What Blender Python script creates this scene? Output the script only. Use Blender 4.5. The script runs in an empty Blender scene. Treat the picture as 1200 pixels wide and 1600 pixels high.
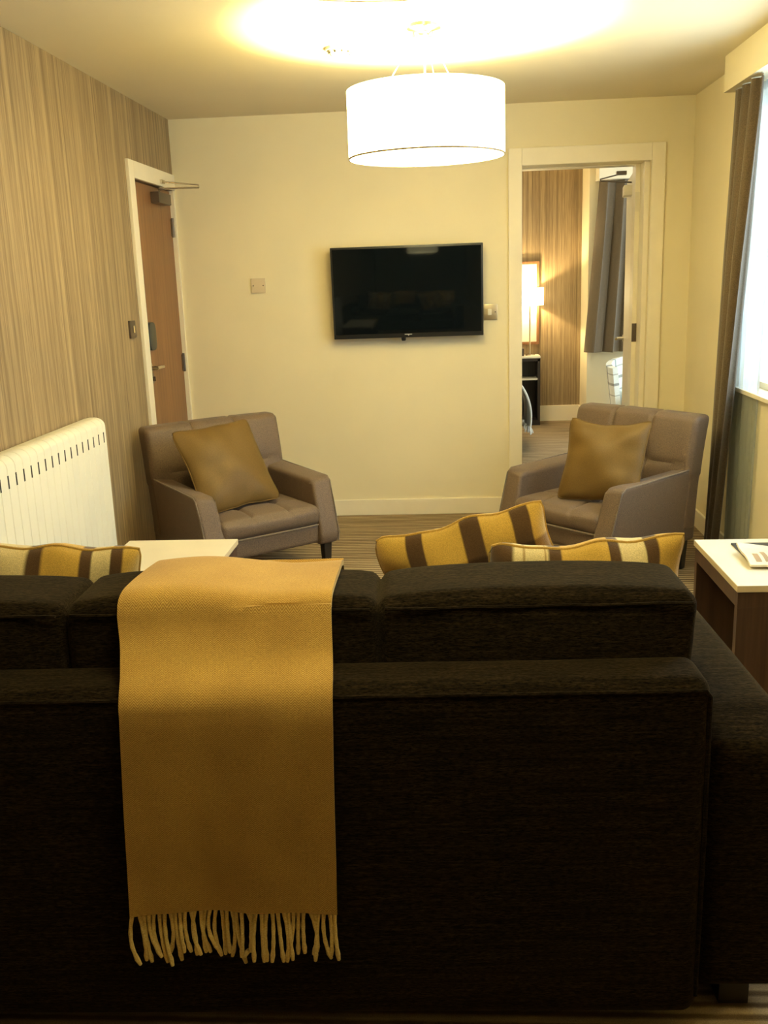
import bpy, bmesh, math, random
from mathutils import Vector, Matrix
random.seed(7)
S = bpy.context.scene
C = S.collection
PI = math.pi
XL, XR, YB, CZ = -1.597, 1.414, 5.87, 2.385

# ------------------------------------------------------------ materials
def newmat(name):
    m = bpy.data.materials.new(name); m.use_nodes = True
    nt = m.node_tree; b = nt.nodes['Principled BSDF']
    return m, nt, b
def N(nt, t, **k):
    n = nt.nodes.new(t)
    for a, v in k.items(): setattr(n, a, v)
    return n
def pos(nt, scale=(1, 1, 1), kind='OBJ', rot=(0, 0, 0)):
    if kind == 'POS': out = N(nt, 'ShaderNodeNewGeometry').outputs['Position']
    elif kind == 'UV': out = N(nt, 'ShaderNodeTexCoord').outputs['UV']
    else: out = N(nt, 'ShaderNodeTexCoord').outputs['Object']
    mp = N(nt, 'ShaderNodeMapping'); mp.inputs['Scale'].default_value = scale; mp.inputs['Rotation'].default_value = rot
    nt.links.new(out, mp.inputs['Vector']); return mp.outputs[0]
def noise(nt, vec, scale=1, detail=3, rough=.5):
    n = N(nt, 'ShaderNodeTexNoise'); n.inputs['Scale'].default_value = scale
    n.inputs['Detail'].default_value = detail; n.inputs['Roughness'].default_value = rough
    nt.links.new(vec, n.inputs['Vector']); return n.outputs['Fac']
def ramp(nt, fac, stops, interp='LINEAR'):
    r = N(nt, 'ShaderNodeValToRGB'); cr = r.color_ramp; cr.interpolation = interp
    cr.elements[0].position = stops[0][0]; cr.elements[0].color = (*stops[0][1], 1)
    cr.elements[1].position = stops[-1][0]; cr.elements[1].color = (*stops[-1][1], 1)
    for p, c in stops[1:-1]:
        e = cr.elements.new(p); e.color = (*c, 1)
    nt.links.new(fac, r.inputs[0]); return r.outputs[0]
def mix(nt, a, b, fac, mode='MIX'):
    m = N(nt, 'ShaderNodeMix', data_type='RGBA', blend_type=mode)
    for s, v in ((m.inputs[6], a), (m.inputs[7], b)):
        if isinstance(v, tuple): s.default_value = (*v, 1)
        else: nt.links.new(v, s)
    if isinstance(fac, (int, float)): m.inputs[0].default_value = fac
    else: nt.links.new(fac, m.inputs[0])
    return m.outputs[2]
def bump(nt, b, h, strength=.3, dist=.002):
    n = N(nt, 'ShaderNodeBump'); n.inputs['Strength'].default_value = strength; n.inputs['Distance'].default_value = dist
    nt.links.new(h, n.inputs['Height']); nt.links.new(n.outputs[0], b.inputs['Normal'])
def plain(name, col, rough=.5, metal=0, var=.06, scale=8, spec=.5, bumps=0, bscale=300):
    m, nt, b = newmat(name)
    v = pos(nt, kind='POS')
    n = noise(nt, v, scale)
    lo = tuple(c*(1-var) for c in col); hi = tuple(min(1, c*(1+var)) for c in col)
    nt.links.new(ramp(nt, n, [(.3, lo), (.7, hi)]), b.inputs['Base Color'])
    b.inputs['Roughness'].default_value = rough; b.inputs['Metallic'].default_value = metal
    b.inputs['Specular IOR Level'].default_value = spec
    if bumps: bump(nt, b, noise(nt, v, bscale, 2), bumps, .001)
    return m
def fabric(name, c1, c2, scale=(400, 400, 400), rough=.95, sheen=.3, bs=.5, kind='OBJ', streak=None, sheen_tint=(1, 1, 1), patch=None):
    m, nt, b = newmat(name)
    v = pos(nt, scale, kind)
    n = noise(nt, v, 1, 2, .7)
    col = ramp(nt, n, [(.32, c1), (.68, c2)])
    if streak:
        n2 = noise(nt, pos(nt, streak, kind), 1, 3, .6)
        col = mix(nt, col, ramp(nt, n2, [(.3, (.4, .4, .4)), (.7, (1.9, 1.85, 1.75))]), .8, 'MULTIPLY')
    if patch:
        n3 = noise(nt, pos(nt, patch, kind), 1, 2)
        col = mix(nt, col, ramp(nt, n3, [(.3, (.75, .75, .75)), (.7, (1.15, 1.15, 1.15))]), 1, 'MULTIPLY')
    nt.links.new(col, b.inputs['Base Color'])
    b.inputs['Roughness'].default_value = rough; b.inputs['Sheen Weight'].default_value = sheen
    b.inputs['Sheen Tint'].default_value = (*sheen_tint, 1); b.inputs['Sheen Roughness'].default_value = .5
    b.inputs['Specular IOR Level'].default_value = .15
    bump(nt, b, n, bs, .0012)
    return m
def wood(name, c1, c2, axis='Z', rough=.45, s=1.):
    m, nt, b = newmat(name)
    sc = {'Z': (60, 60, 2.5), 'Y': (60, 2.5, 60), 'X': (2.5, 60, 60)}[axis]
    sc = tuple(x*s for x in sc)
    n = noise(nt, pos(nt, sc, 'POS'), 1, 5, .6)
    n2 = noise(nt, pos(nt, tuple(x*.2 for x in sc), 'POS'), 1, 2, .5)
    col = mix(nt, ramp(nt, n, [(.3, c1), (.7, c2)]), ramp(nt, n2, [(.3, (.85, .8, .75)), (.7, (1.1, 1.1, 1.1))]), 1, 'MULTIPLY')
    nt.links.new(col, b.inputs['Base Color']); b.inputs['Roughness'].default_value = rough
    bump(nt, b, n, .15, .0005); return m
def glow(name, base, em, strength, translucent=True):
    m, nt, b = newmat(name)
    b.inputs['Base Color'].default_value = (*base, 1); b.inputs['Roughness'].default_value = .9
    b.inputs['Emission Color'].default_value = (*em, 1); b.inputs['Emission Strength'].default_value = strength
    return m
def wallpaper(name, dark, mid, light):
    m, nt, b = newmat(name)
    sep = N(nt, 'ShaderNodeSeparateXYZ'); nt.links.new(N(nt, 'ShaderNodeNewGeometry').outputs['Position'], sep.inputs[0])
    ad = N(nt, 'ShaderNodeMath', operation='ADD'); nt.links.new(sep.outputs[0], ad.inputs[0]); nt.links.new(sep.outputs[1], ad.inputs[1])
    def vec(su, sz):
        a = N(nt, 'ShaderNodeMath', operation='MULTIPLY'); nt.links.new(ad.outputs[0], a.inputs[0]); a.inputs[1].default_value = su
        c = N(nt, 'ShaderNodeMath', operation='MULTIPLY'); nt.links.new(sep.outputs[2], c.inputs[0]); c.inputs[1].default_value = sz
        k = N(nt, 'ShaderNodeCombineXYZ'); nt.links.new(a.outputs[0], k.inputs[0]); nt.links.new(c.outputs[0], k.inputs[1]); return k.outputs[0]
    f1 = noise(nt, vec(230, 5), 1, 2, .6)
    f2 = noise(nt, vec(38, .25), 1, 3, .7)
    c1 = ramp(nt, f2, [(.34, dark), (.5, mid), (.68, light)])
    c2 = ramp(nt, f1, [(.3, (.70, .68, .66)), (.7, (1.25, 1.25, 1.25))])
    nt.links.new(mix(nt, c1, c2, .85, 'MULTIPLY'), b.inputs['Base Color'])
    b.inputs['Roughness'].default_value = .55; b.inputs['Specular IOR Level'].default_value = .35
    bump(nt, b, f1, .2, .0008); return m
def carpet_mat():
    m, nt, b = newmat('striped_carpet')
    w = N(nt, 'ShaderNodeTexWave', wave_type='BANDS', bands_direction='Y'); w.inputs['Scale'].default_value = 9.5
    w.inputs['Distortion'].default_value = .6; w.inputs['Detail'].default_value = 2; w.inputs['Detail Scale'].default_value = 3
    nt.links.new(pos(nt, kind='POS'), w.inputs['Vector'])
    n = noise(nt, pos(nt, (1.2, 26, 1), 'POS'), 1, 3, .6)
    p = noise(nt, pos(nt, (350, 350, 350), 'POS'), 1, 2)
    c = mix(nt, ramp(nt, w.outputs['Fac'], [(.1, (.15, .105, .06)), (.75, (.42, .33, .215))]), ramp(nt, n, [(.3, (.6, .58, .55)), (.7, (1.25, 1.25, 1.25))]), .9, 'MULTIPLY')
    c = mix(nt, c, ramp(nt, p, [(.3, (.7, .7, .7)), (.7, (1.2, 1.2, 1.2))]), .8, 'MULTIPLY')
    nt.links.new(c, b.inputs['Base Color']); b.inputs['Roughness'].default_value = 1; b.inputs['Specular IOR Level'].default_value = .05
    bump(nt, b, p, .6, .003); return m
def tartan(name, stops_u, stops_v, kv=.6):
    m, nt, b = newmat(name)
    sep = N(nt, 'ShaderNodeSeparateXYZ'); nt.links.new(N(nt, 'ShaderNodeTexCoord').outputs['UV'], sep.inputs[0])
    cu = ramp(nt, sep.outputs[0], stops_u, 'LINEAR'); cv = ramp(nt, sep.outputs[1], stops_v, 'LINEAR')
    n = noise(nt, pos(nt, (500, 500, 500)), 1, 2)
    c = mix(nt, cu, cv, kv, 'MULTIPLY')
    c = mix(nt, c, ramp(nt, n, [(.3, (.72, .72, .72)), (.7, (1.2, 1.2, 1.2))]), .8, 'MULTIPLY')
    nt.links.new(c, b.inputs['Base Color']); b.inputs['Roughness'].default_value = .95; b.inputs['Sheen Weight'].default_value = .4
    b.inputs['Specular IOR Level'].default_value = .1
    bump(nt, b, n, .5, .0015); return m
def bands(base, items, w=.004):
    """items: (start, end, colour) laid over base -> ramp stops"""
    st = [(0, base)]
    for a, c, col in items: st += [(a-w, base), (a, col), (c, col), (c+w, base)]
    st.append((1, base)); return [(max(0, min(1, p)), q) for p, q in st]

WALLC = (.83, .75, .53)
M = {}
M['wall'] = plain('cream_wall_paint', WALLC, .75, var=.02, scale=3, spec=.2, bumps=.15, bscale=120)
M['ceil'] = plain('ceiling_paint', (.76, .68, .5), .9, var=.02, scale=2, spec=.1)
M['trim'] = plain('trim_gloss_paint', (.9, .83, .66), .35, var=.02)
M['paper'] = wallpaper('striped_wallpaper', (.20, .145, .08), (.30, .22, .125), (.41, .31, .175))
M['carpet'] = carpet_mat()
M['oak'] = wood('oak_door', (.19, .085, .032), (.28, .135, .055), 'Z', .4)
M['walnut'] = wood('dark_walnut', (.045, .022, .014), (.085, .045, .028), 'Z', .45)
M['wenge'] = wood('wenge', (.014, .010, .008), (.03, .02, .016), 'Z', .45)
M['top'] = plain('cream_laminate', (.80, .74, .60), .35, var=.03)
M['topedge'] = plain('laminate_edge', (.66, .54, .34), .45, var=.05)
M['chair'] = fabric('taupe_weave', (.062, .039, .025), (.20, .135, .088), (420, 420, 420), sheen=.08, bs=.6)
M['chair'].node_tree.nodes['Principled BSDF'].inputs['Specular IOR Level'].default_value = .5
M['chair'].node_tree.nodes['Principled BSDF'].inputs['Roughness'].default_value = .6
M['piping'] = fabric('taupe_piping', (.13, .10, .075), (.24, .19, .145), sheen=.3)
M['legs'] = plain('black_stained_leg', (.02, .016, .013), .35)
M['sofa'] = fabric('charcoal_chenille', (.002, .0015, .0010), (.024, .0165, .0095), (90, 260, 420), sheen=.06, bs=.8, streak=(10, 150, 190), sheen_tint=(1, .8, .5))
M['sofa'].node_tree.nodes['Principled BSDF'].inputs['Specular IOR Level'].default_value = .04
M['satin'] = fabric('olive_satin', (.115, .067, .016), (.150, .090, .023), (300, 300, 300), rough=.55, sheen=.0, bs=.12)
M['satin'].node_tree.nodes['Principled BSDF'].inputs['Specular IOR Level'].default_value = .28
M['throw'] = fabric('mustard_herringbone', (.32, .185, .04), (.70, .48, .14), (520, 260, 420), sheen=.25, bs=.7, patch=(6, 6, 4), sheen_tint=(1, .85, .5))
def herringbone():
    m, nt, b = newmat('mustard_herringbone')
    sep = N(nt, 'ShaderNodeSeparateXYZ'); nt.links.new(N(nt, 'ShaderNodeTexCoord').outputs['UV'], sep.inputs[0])
    def mth(op, a, c=None):
        n = N(nt, 'ShaderNodeMath', operation=op)
        for i, v in enumerate((a, c)):
            if v is None: continue
            if isinstance(v, (int, float)): n.inputs[i].default_value = v
            else: nt.links.new(v, n.inputs[i])
        return n.outputs[0]
    x = mth('MULTIPLY', sep.outputs[0], .39/.014); y = mth('MULTIPLY', sep.outputs[1], 1.16/.0042)
    zig = mth('ABSOLUTE', mth('SUBTRACT', mth('FRACT', x), .5))
    w = mth('SINE', mth('MULTIPLY', mth('ADD', y, mth('MULTIPLY', zig, 3.2)), 6.2832))
    f = mth('ADD', mth('MULTIPLY', w, .5), .5)
    v = pos(nt, (380, 380, 380)); n1 = noise(nt, v, 1, 2, .6)
    c = ramp(nt, f, [(0, (.36, .205, .045)), (1, (.64, .43, .125))])
    c = mix(nt, c, ramp(nt, n1, [(.3, (.82, .80, .78)), (.7, (1.14, 1.14, 1.14))]), 1, 'MULTIPLY')
    n2 = noise(nt, pos(nt, (6, 6, 5)), 1, 2)
    c = mix(nt, c, ramp(nt, n2, [(.3, (.86, .82, .80)), (.7, (1.08, 1.08, 1.08))]), 1, 'MULTIPLY')
    nt.links.new(c, b.inputs['Base Color']); b.inputs['Roughness'].default_value = .95; b.inputs['Sheen Weight'].default_value = .2
    b.inputs['Specular IOR Level'].default_value = .1; bump(nt, b, f, .35, .0008); return m
M['throw'] = herringbone()
M['tassel'] = fabric('mustard_yarn', (.72, .50, .14), (1, .84, .40), (300, 300, 700), sheen=1.0, sheen_tint=(1, .85, .5))
M['rad'] = plain('radiator_enamel', (.86, .84, .72), .35, var=.02)
M['slot'] = plain('slot_black', (.015, .012, .01), .7)
M['black'] = plain('black_plastic', (.012, .013, .014), .3)
M['screen'] = plain('tv_screen', (.003, .005, .007), .06, var=.0, spec=.2)
M['chrome'] = plain('chrome', (.75, .7, .6), .22, 1)
M['dchrome'] = plain('dark_metal', (.16, .13, .11), .4, .8)
M['brass'] = plain('brushed_plate', (.62, .52, .34), .3, .9)
M['white'] = plain('white_plastic', (.8, .74, .6), .4, var=.02)
M['plate'] = plain('blank_plate_plastic', (.66, .56, .40), .4, var=.02)
M['reader'] = plain('reader_plastic', (.02, .028, .033), .35)
M['curtain'] = fabric('brown_curtain', (.07, .052, .033), (.15, .112, .075), (260, 260, 320), sheen=.3, bs=.3)
M['bcurtain'] = fabric('grey_brown_curtain', (.11, .083, .055), (.20, .155, .105), (260, 260, 320), sheen=.3, bs=.3)
M['paperw'] = plain('booklet_paper', (.82, .74, .55), .5)
M['ink'] = plain('booklet_print', (.40, .27, .14), .6)
M['linen'] = fabric('white_bed_linen', (.62, .62, .58), (.82, .82, .78), (200, 200, 200), sheen=.2)
M['shade'] = glow('lit_drum_shade', (.85, .8, .65), (1, .86, .42), 9)
M['diff'] = glow('lit_diffuser', (.85, .8, .65), (1, .87, .44), 8)
M['shade2'] = glow('near_drum_shade', (.85, .8, .65), (1, .86, .42), 3.0)
M['diff2'] = glow('near_diffuser', (.85, .8, .65), (1, .87, .44), 7.5)
M['bshade'] = glow('bedside_shade', (.85, .8, .65), (1, .80, .42), 5.0)
M['flush'] = glow('fill_lamp_glow', (.85, .8, .65), (1, .86, .58), 26)  # glow of the lamp added to brighten the bedroom
M['mustpipe'] = fabric('mustard_piping', (.40, .24, .05), (.6, .38, .09))
M['rim'] = plain('shade_rim', (.30, .22, .12), .5)

def voile():
    m, nt, b = newmat('sheer_voile'); out = nt.nodes['Material Output']
    nt.nodes.remove(b)
    d = N(nt, 'ShaderNodeBsdfDiffuse'); d.inputs[0].default_value = (.27, .26, .26, 1)
    t = N(nt, 'ShaderNodeBsdfTranslucent'); t.inputs[0].default_value = (.7, .78, .8, 1)
    tr = N(nt, 'ShaderNodeBsdfTransparent'); tr.inputs[0].default_value = (.9, .95, 1, 1)
    m1 = N(nt, 'ShaderNodeMixShader'); m1.inputs[0].default_value = .6; nt.links.new(d.outputs[0], m1.inputs[1]); nt.links.new(t.outputs[0], m1.inputs[2])
    m2 = N(nt, 'ShaderNodeMixShader'); nt.links.new(m1.outputs[0], m2.inputs[1]); nt.links.new(tr.outputs[0], m2.inputs[2])
    n = noise(nt, pos(nt, (40, 600, 600), 'POS'), 1, 2)
    mr = N(nt, 'ShaderNodeMapRange'); mr.inputs[3].default_value = .18; mr.inputs[4].default_value = .36
    nt.links.new(n, mr.inputs[0]); nt.links.new(mr.outputs[0], m2.inputs[0])
    nt.links.new(m2.outputs[0], out.inputs[0]); return m
M['voile'] = voile()
def glassm():
    m, nt, b = newmat('window_glass'); out = nt.nodes['Material Output']; nt.nodes.remove(b)
    g = N(nt, 'ShaderNodeBsdfGlossy'); g.inputs['Roughness'].default_value = .02
    tr = N(nt, 'ShaderNodeBsdfTransparent'); tr.inputs[0].default_value = (.97, .99, 1, 1)
    x = N(nt, 'ShaderNodeMixShader'); x.inputs[0].default_value = .94
    nt.links.new(g.outputs[0], x.inputs[1]); nt.links.new(tr.outputs[0], x.inputs[2]); nt.links.new(x.outputs[0], out.inputs[0]); return m
M['glass'] = glassm()

# ------------------------------------------------------------ mesh helpers
def obj(name, bm, mat, parent=None, smooth=True, loc=None, rot=None):
    bmesh.ops.recalc_face_normals(bm, faces=bm.faces)
    me = bpy.data.meshes.new(name); bm.to_mesh(me); bm.free()
    for p in me.polygons: p.use_smooth = smooth
    if smooth:
        try: me.set_sharp_from_angle(angle=math.radians(38))
        except Exception: pass
    me.materials.append(M[mat] if isinstance(mat, str) else mat)
    o = bpy.data.objects.new(name, me); C.objects.link(o)
    if parent: o.parent = parent
    if loc: o.location = loc
    if rot: o.rotation_euler = rot
    return o
def thing(name, label, cat, loc=(0, 0, 0), rz=0, group=None, kind=None):
    o = bpy.data.objects.new(name, None); C.objects.link(o); o.empty_display_size = .1
    o.location = loc; o.rotation_euler = (0, 0, rz)
    tag(o, label, cat, group, kind); return o
def tag(o, label=None, cat=None, group=None, kind=None):
    if label: o['label'] = label
    if cat: o['category'] = cat
    if group: o['group'] = group
    if kind: o['kind'] = kind
    return o
def add(bm, other):
    me = bpy.data.meshes.new('t'); other.to_mesh(me); other.free(); bm.from_mesh(me); bpy.data.meshes.remove(me); return bm
def box(x0, x1, y0, y1, z0, z1, bv=0, bm=None, seg=2):
    b = bmesh.new()
    v = [b.verts.new((x, y, z)) for x in (x0, x1) for y in (y0, y1) for z in (z0, z1)]
    for f in ((0, 1, 3, 2), (4, 6, 7, 5), (0, 4, 5, 1), (2, 3, 7, 6), (0, 2, 6, 4), (1, 5, 7, 3)): b.faces.new([v[i] for i in f])
    bmesh.ops.recalc_face_normals(b, faces=b.faces)
    if bv: bmesh.ops.bevel(b, geom=b.edges[:], offset=bv, segments=seg, profile=.7, affect='EDGES')
    if bm is None: return b
    return add(bm, b)
def rbox(sx, sy, sz, r, n=(10, 10, 10), f=None, c=(0, 0, 0)):
    """soft rounded block, optional per-vertex displacement f(p, q)->p"""
    s = (sx/2, sy/2, sz/2)
    def ticks(h, k):
        inner = h-r
        t = [-inner + 2*inner*i/k for i in range(k+1)]
        e = [math.tan(PI/4*j/3)*r for j in (1, 2, 3)]
        return [-inner-x for x in reversed(e)] + t + [inner+x for x in e]
    T = [ticks(s[i], n[i]) for i in range(3)]
    bm = bmesh.new(); cache = {}
    def V(i, j, k):
        key = (i, j, k)
        if key not in cache:
            p = Vector((T[0][i], T[1][j], T[2][k]))
            q = Vector([max(-(s[a]-r), min(s[a]-r, p[a])) for a in range(3)])
            d = p-q
            if d.length > 1e-9: p = q+d.normalized()*r
            u = Vector((T[0][i]/s[0], T[1][j]/s[1], T[2][k]/s[2]))
            if f: p = Vector(f(p, u))
            cache[key] = bm.verts.new(p+Vector(c))
        return cache[key]
    L = [len(t) for t in T]
    for ax in range(3):
        a, b_ = [x for x in range(3) if x != ax]
        for side in (0, L[ax]-1):
            for i in range(L[a]-1):
                for j in range(L[b_]-1):
                    def idx(ii, jj):
                        k = [0, 0, 0]; k[ax] = side; k[a] = ii; k[b_] = jj; return V(*k)
                    bm.faces.new((idx(i, j), idx(i+1, j), idx(i+1, j+1), idx(i, j+1)))
    return bm
def tube(pts, r, n=8, bm=None, closed=False):
    bm = bm or bmesh.new(); P = [Vector(p) for p in pts]; rings = []
    for i, p in enumerate(P):
        a = P[i-1] if (i > 0 or closed) else P[i]; b = P[(i+1) % len(P)] if (i < len(P)-1 or closed) else P[i]
        t = (b-a).normalized(); ref = Vector((0, 0, 1)) if abs(t.z) < .9 else Vector((1, 0, 0))
        u = t.cross(ref).normalized(); w = t.cross(u)
        rr = r[i] if isinstance(r, (list, tuple)) else r
        rings.append([bm.verts.new(p+(u*math.cos(2*PI*k/n)+w*math.sin(2*PI*k/n))*rr) for k in range(n)])
    m = len(rings)
    for i in range(m if closed else m-1):
        A, B = rings[i], rings[(i+1) % m]
        for k in range(n): bm.faces.new((A[k], A[(k+1) % n], B[(k+1) % n], B[k]))
    if not closed: bm.faces.new(rings[0]); bm.faces.new(rings[-1])
    return bm
def lathe(prof, n=48, c=(0, 0, 0), cap=True, bm=None):
    bm = bm or bmesh.new(); rings = []
    for r, z in prof:
        rings.append([bm.verts.new((c[0]+r*math.cos(2*PI*k/n), c[1]+r*math.sin(2*PI*k/n), c[2]+z)) for k in range(n)])
    for i in range(len(rings)-1):
        for k in range(n): bm.faces.new((rings[i][k], rings[i][(k+1) % n], rings[i+1][(k+1) % n], rings[i+1][k]))
    if cap:
        bm.faces.new(rings[0]); bm.faces.new(rings[-1])
    return bm
def prism(poly, x0, x1, bv=0, axis='X', seg=3):
    bm = bmesh.new()
    def mk(a, b, x): return {'X': (x, a, b), 'Y': (a, x, b), 'Z': (a, b, x)}[axis]
    A = [bm.verts.new(mk(a, b, x0)) for a, b in poly]; B = [bm.verts.new(mk(a, b, x1)) for a, b in poly]
    bm.faces.new(A); bm.faces.new(B[::-1]); n = len(poly)
    for i in range(n): bm.faces.new((A[i], A[(i+1) % n], B[(i+1) % n], B[i]))
    bmesh.ops.recalc_face_normals(bm, faces=bm.faces)
    if bv: bmesh.ops.bevel(bm, geom=bm.edges[:], offset=bv, segments=seg, profile=.6, affect='EDGES')
    return bm
def frustum(x, y, z0, z1, w0, w1, bv=.003):
    b = box(-.5, .5, -.5, .5, 0, 1)
    for v in b.verts:
        w = w0 if v.co.z < .5 else w1
        v.co = Vector((x+v.co.x*w, y+v.co.y*w, z0 if v.co.z < .5 else z1))
    bmesh.ops.bevel(b, geom=b.edges[:], offset=bv, segments=1, affect='EDGES')
    return b
def struct(name, bm, mat, smooth=False):
    return tag(obj(name, bm, mat, smooth=smooth), kind='structure')
def sheet(fn, nu, nv, thick=0):
    """fn(u,v)->xyz grid with UVs; thick gives back face offset along normal"""
    bm = bmesh.new(); uvl = bm.loops.layers.uv.new('UVMap')
    P = [[Vector(fn(i/nu, j/nv)) for j in range(nv+1)] for i in range(nu+1)]
    def build(off):
        g = []
        for i in range(nu+1):
            row = []
            for j in range(nv+1):
                a = P[min(i+1, nu)][j]-P[max(i-1, 0)][j]; b = P[i][min(j+1, nv)]-P[i][max(j-1, 0)]
                nn = a.cross(b); nn = nn.normalized() if nn.length > 1e-12 else Vector((0, 0, 1))
                row.append(bm.verts.new(P[i][j]+nn*off))
            g.append(row)
        return g
    def faces(g, flip):
        for i in range(nu):
            for j in range(nv):
                q = [(i, j), (i+1, j), (i+1, j+1), (i, j+1)]
                if flip: q = q[::-1]
                f = bm.faces.new([g[a][b] for a, b in q])
                for lp, (a, b) in zip(f.loops, q): lp[uvl].uv = (a/nu, b/nv)
    A = build(0); faces(A, False)
    if thick:
        B = build(-thick); faces(B, True)
        for i in range(nu):
            for j in (0, nv): 
                f = bm.faces.new((A[i][j], A[i+1][j], B[i+1][j], B[i][j]))
                for lp, u in zip(f.loops, (i, i+1, i+1, i)): lp[uvl].uv = (u/nu, j/nv)
        for j in range(nv):
            for i in (0, nu):
                f = bm.faces.new((A[i][j], A[i][j+1], B[i][j+1], B[i][j]))
                for lp, v in zip(f.loops, (j, j+1, j+1, j)): lp[uvl].uv = (i/nu, v/nv)
    return bm
def pillow_outline(a, b, u, v, pinch, sag, wv):
    x = a*u*(1-pinch*(1-v*v))*(1-.045*v**12)
    z = b*v*(1-pinch*(1-u*u))*(1-.045*u**12)-sag*(1-u*u)*(v > 0)*v
    return x+wv*math.sin(5.3*v+1.1)*abs(u)**3, z+wv*(math.sin(6.1*u+.7)+.5*math.sin(11*u))*abs(v)**3
def pillow(a, b, t, pinch=.07, n=30, wr=.004, seed=0, sag=0, ex=.6, wv=.002):
    """knife-edge cushion in the local XZ plane, thickness along Y"""
    bm = bmesh.new(); uvl = bm.loops.layers.uv.new('UVMap'); rnd = random.Random(seed)
    ph = [rnd.uniform(0, 6.28) for _ in range(6)]
    def P(u, v, s):
        x, z = pillow_outline(a, b, u, v, pinch, sag, wv)
        h = t*(max(0, 1-u**4)**ex)*(max(0, 1-v**4)**ex)*(.62+.38*(1-u*u)*(1-v*v))
        w = wr*(math.sin(5*u+3*v+ph[0])+math.sin(-4*u+6*v+ph[1])*.8+math.sin(11*u+ph[2])*(v*v)*.9+math.sin(12*v+ph[3])*(u*u)*.9)
        return Vector((x, s*(h+w*(1-u**8)*(1-v**8)), z))
    grids = []
    edge = {}
    for s in (-1, 1):
        g = []
        for i in range(n+1):
            row = []
            for j in range(n+1):
                u = math.sin(PI/2*(2*i/n-1)); v = math.sin(PI/2*(2*j/n-1))
                e = i in (0, n) or j in (0, n)
                if e and (i, j) in edge: row.append(edge[(i, j)]); continue
                vv = bm.verts.new(P(u, v, s)); row.append(vv)
                if e: vv.co.y = 0; edge[(i, j)] = vv
            g.append(row)
        for i in range(n):
            for j in range(n):
                q = [(i, j), (i+1, j), (i+1, j+1), (i, j+1)]
                if s > 0: q = q[::-1]
                f = bm.faces.new([g[x][y] for x, y in q])
                for lp, (x, y) in zip(f.loops, q):
                    lp[uvl].uv = (.5+.5*math.sin(PI/2*(2*x/n-1)), .5+.5*math.sin(PI/2*(2*y/n-1)))
    return bm
def pillow_seam(a, b, pinch, r=.0035, sag=0, wv=.002):
    pts = []
    def e(u, v):
        x, z = pillow_outline(a, b, u, v, pinch, sag, wv); return (x, 0, z)
    K = 24
    for k in range(K): pts.append(e(-1+2*k/K, -1))
    for k in range(K): pts.append(e(1, -1+2*k/K))
    for k in range(K): pts.append(e(1-2*k/K, 1))
    for k in range(K): pts.append(e(-1, 1-2*k/K))
    return tube(pts, r, 6, closed=True)

# ------------------------------------------------------------ room shell
T = .2
f = box(XL-T, XR+T, -2.2, 6.12, -.1, 0); box(XL-T, 3.4, 6.12, 9.87, -.1, 0, bm=f)
struct('floor', f, 'carpet')
f = box(XL-T, XR+T, -2.2, 6.12, CZ, CZ+.1); box(XL-T, 3.4, 6.12, 9.87, CZ, CZ+.1, bm=f)
struct('ceiling', f, 'ceil')
# left wall with entrance door recess
DY0, DY1, DZ = 5.085, 5.845, 1.99
f = box(XL-T, XL, -2.2, DY0, 0, CZ); box(XL-T, XL, DY0, 5.87, DZ, CZ, bm=f); box(XL-T, XL-.055, DY1, 5.87, 0, DZ, bm=f); box(XL-T, XL-.06, DY0, DY1, 0, DZ, bm=f)
struct('wall_left', f, 'paper')
# wall with the television and the bedroom doorway
OX0, OX1, OZ, YW = .444, 1.178, 2.048, 6.12
f = box(XL-T, OX0, YB, YW, 0, CZ); box(OX1, XR+T, YB, YW, 0, CZ, bm=f); box(OX0, OX1, YB, YW, OZ, CZ, bm=f)
struct('wall_back', f, 'wall')
WY0, WY1, WZ0, WZ1 = 2.5, 4.78, .86, 2.2
f = box(XR, XR+T, -2.2, WY0, 0, CZ); box(XR, XR+T, WY1, YB, 0, CZ, bm=f); box(XR, XR+T, WY0, WY1, 0, WZ0, bm=f); box(XR, XR+T, WY0, WY1, WZ1, CZ, bm=f)
struct('wall_right', f, 'wall')
struct('wall_front', box(XL-T, XR+T, -2.4, -2.2, 0, CZ), 'paper')
f = box(XL, OX0-.075, YB-.014, YB, 0, .1, .004); box(OX1+.075, XR, YB-.014, YB, 0, .1, .004, bm=f)
struct('baseboard_back', f, 'trim')
struct('baseboard_right', box(XR-.014, XR, -2.2, YB-.014, 0, .1, .004), 'trim')
struct('baseboard_left', box(XL, XL+.014, -2.2, 5.0, 0, .1, .004), 'trim')
# bedroom
struct('wall_bedroom_back', box(XL-T, 1.305, 9.67, 9.87, 0, CZ), 'paper')
struct('wall_bedroom_left', box(XL-T, XL, 6.12, 9.67, 0, CZ), 'wall')
BW = (2.0, 3.15, .3, 2.15)
f = box(1.305, 1.96, 9.2, 9.87, 0, CZ); box(1.96, BW[0], 9.2, 9.4, 0, CZ, bm=f); box(BW[1], 3.4, 9.2, 9.4, 0, CZ, bm=f)
box(BW[0], BW[1], 9.2, 9.4, 0, BW[2], bm=f); box(BW[0], BW[1], 9.2, 9.4, BW[3], CZ, bm=f)
struct('wall_bedroom_window', f, 'wall')
struct('wall_bedroom_right', (lambda b: (box(3.2, 3.4, 8.7, 9.2, 0, CZ, bm=b), box(3.2, 3.4, 6.6, 8.7, 0, .3, bm=b), box(3.2, 3.4, 6.6, 8.7, 2.2, CZ, bm=b), b)[-1])(box(3.2, 3.4, 6.12, 6.6, 0, CZ)), 'wall')  # opening left for the added daylight window
struct('wall_bedroom_front', box(XR+T, 3.4, 5.92, 6.12, 0, CZ), 'wall')
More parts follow.
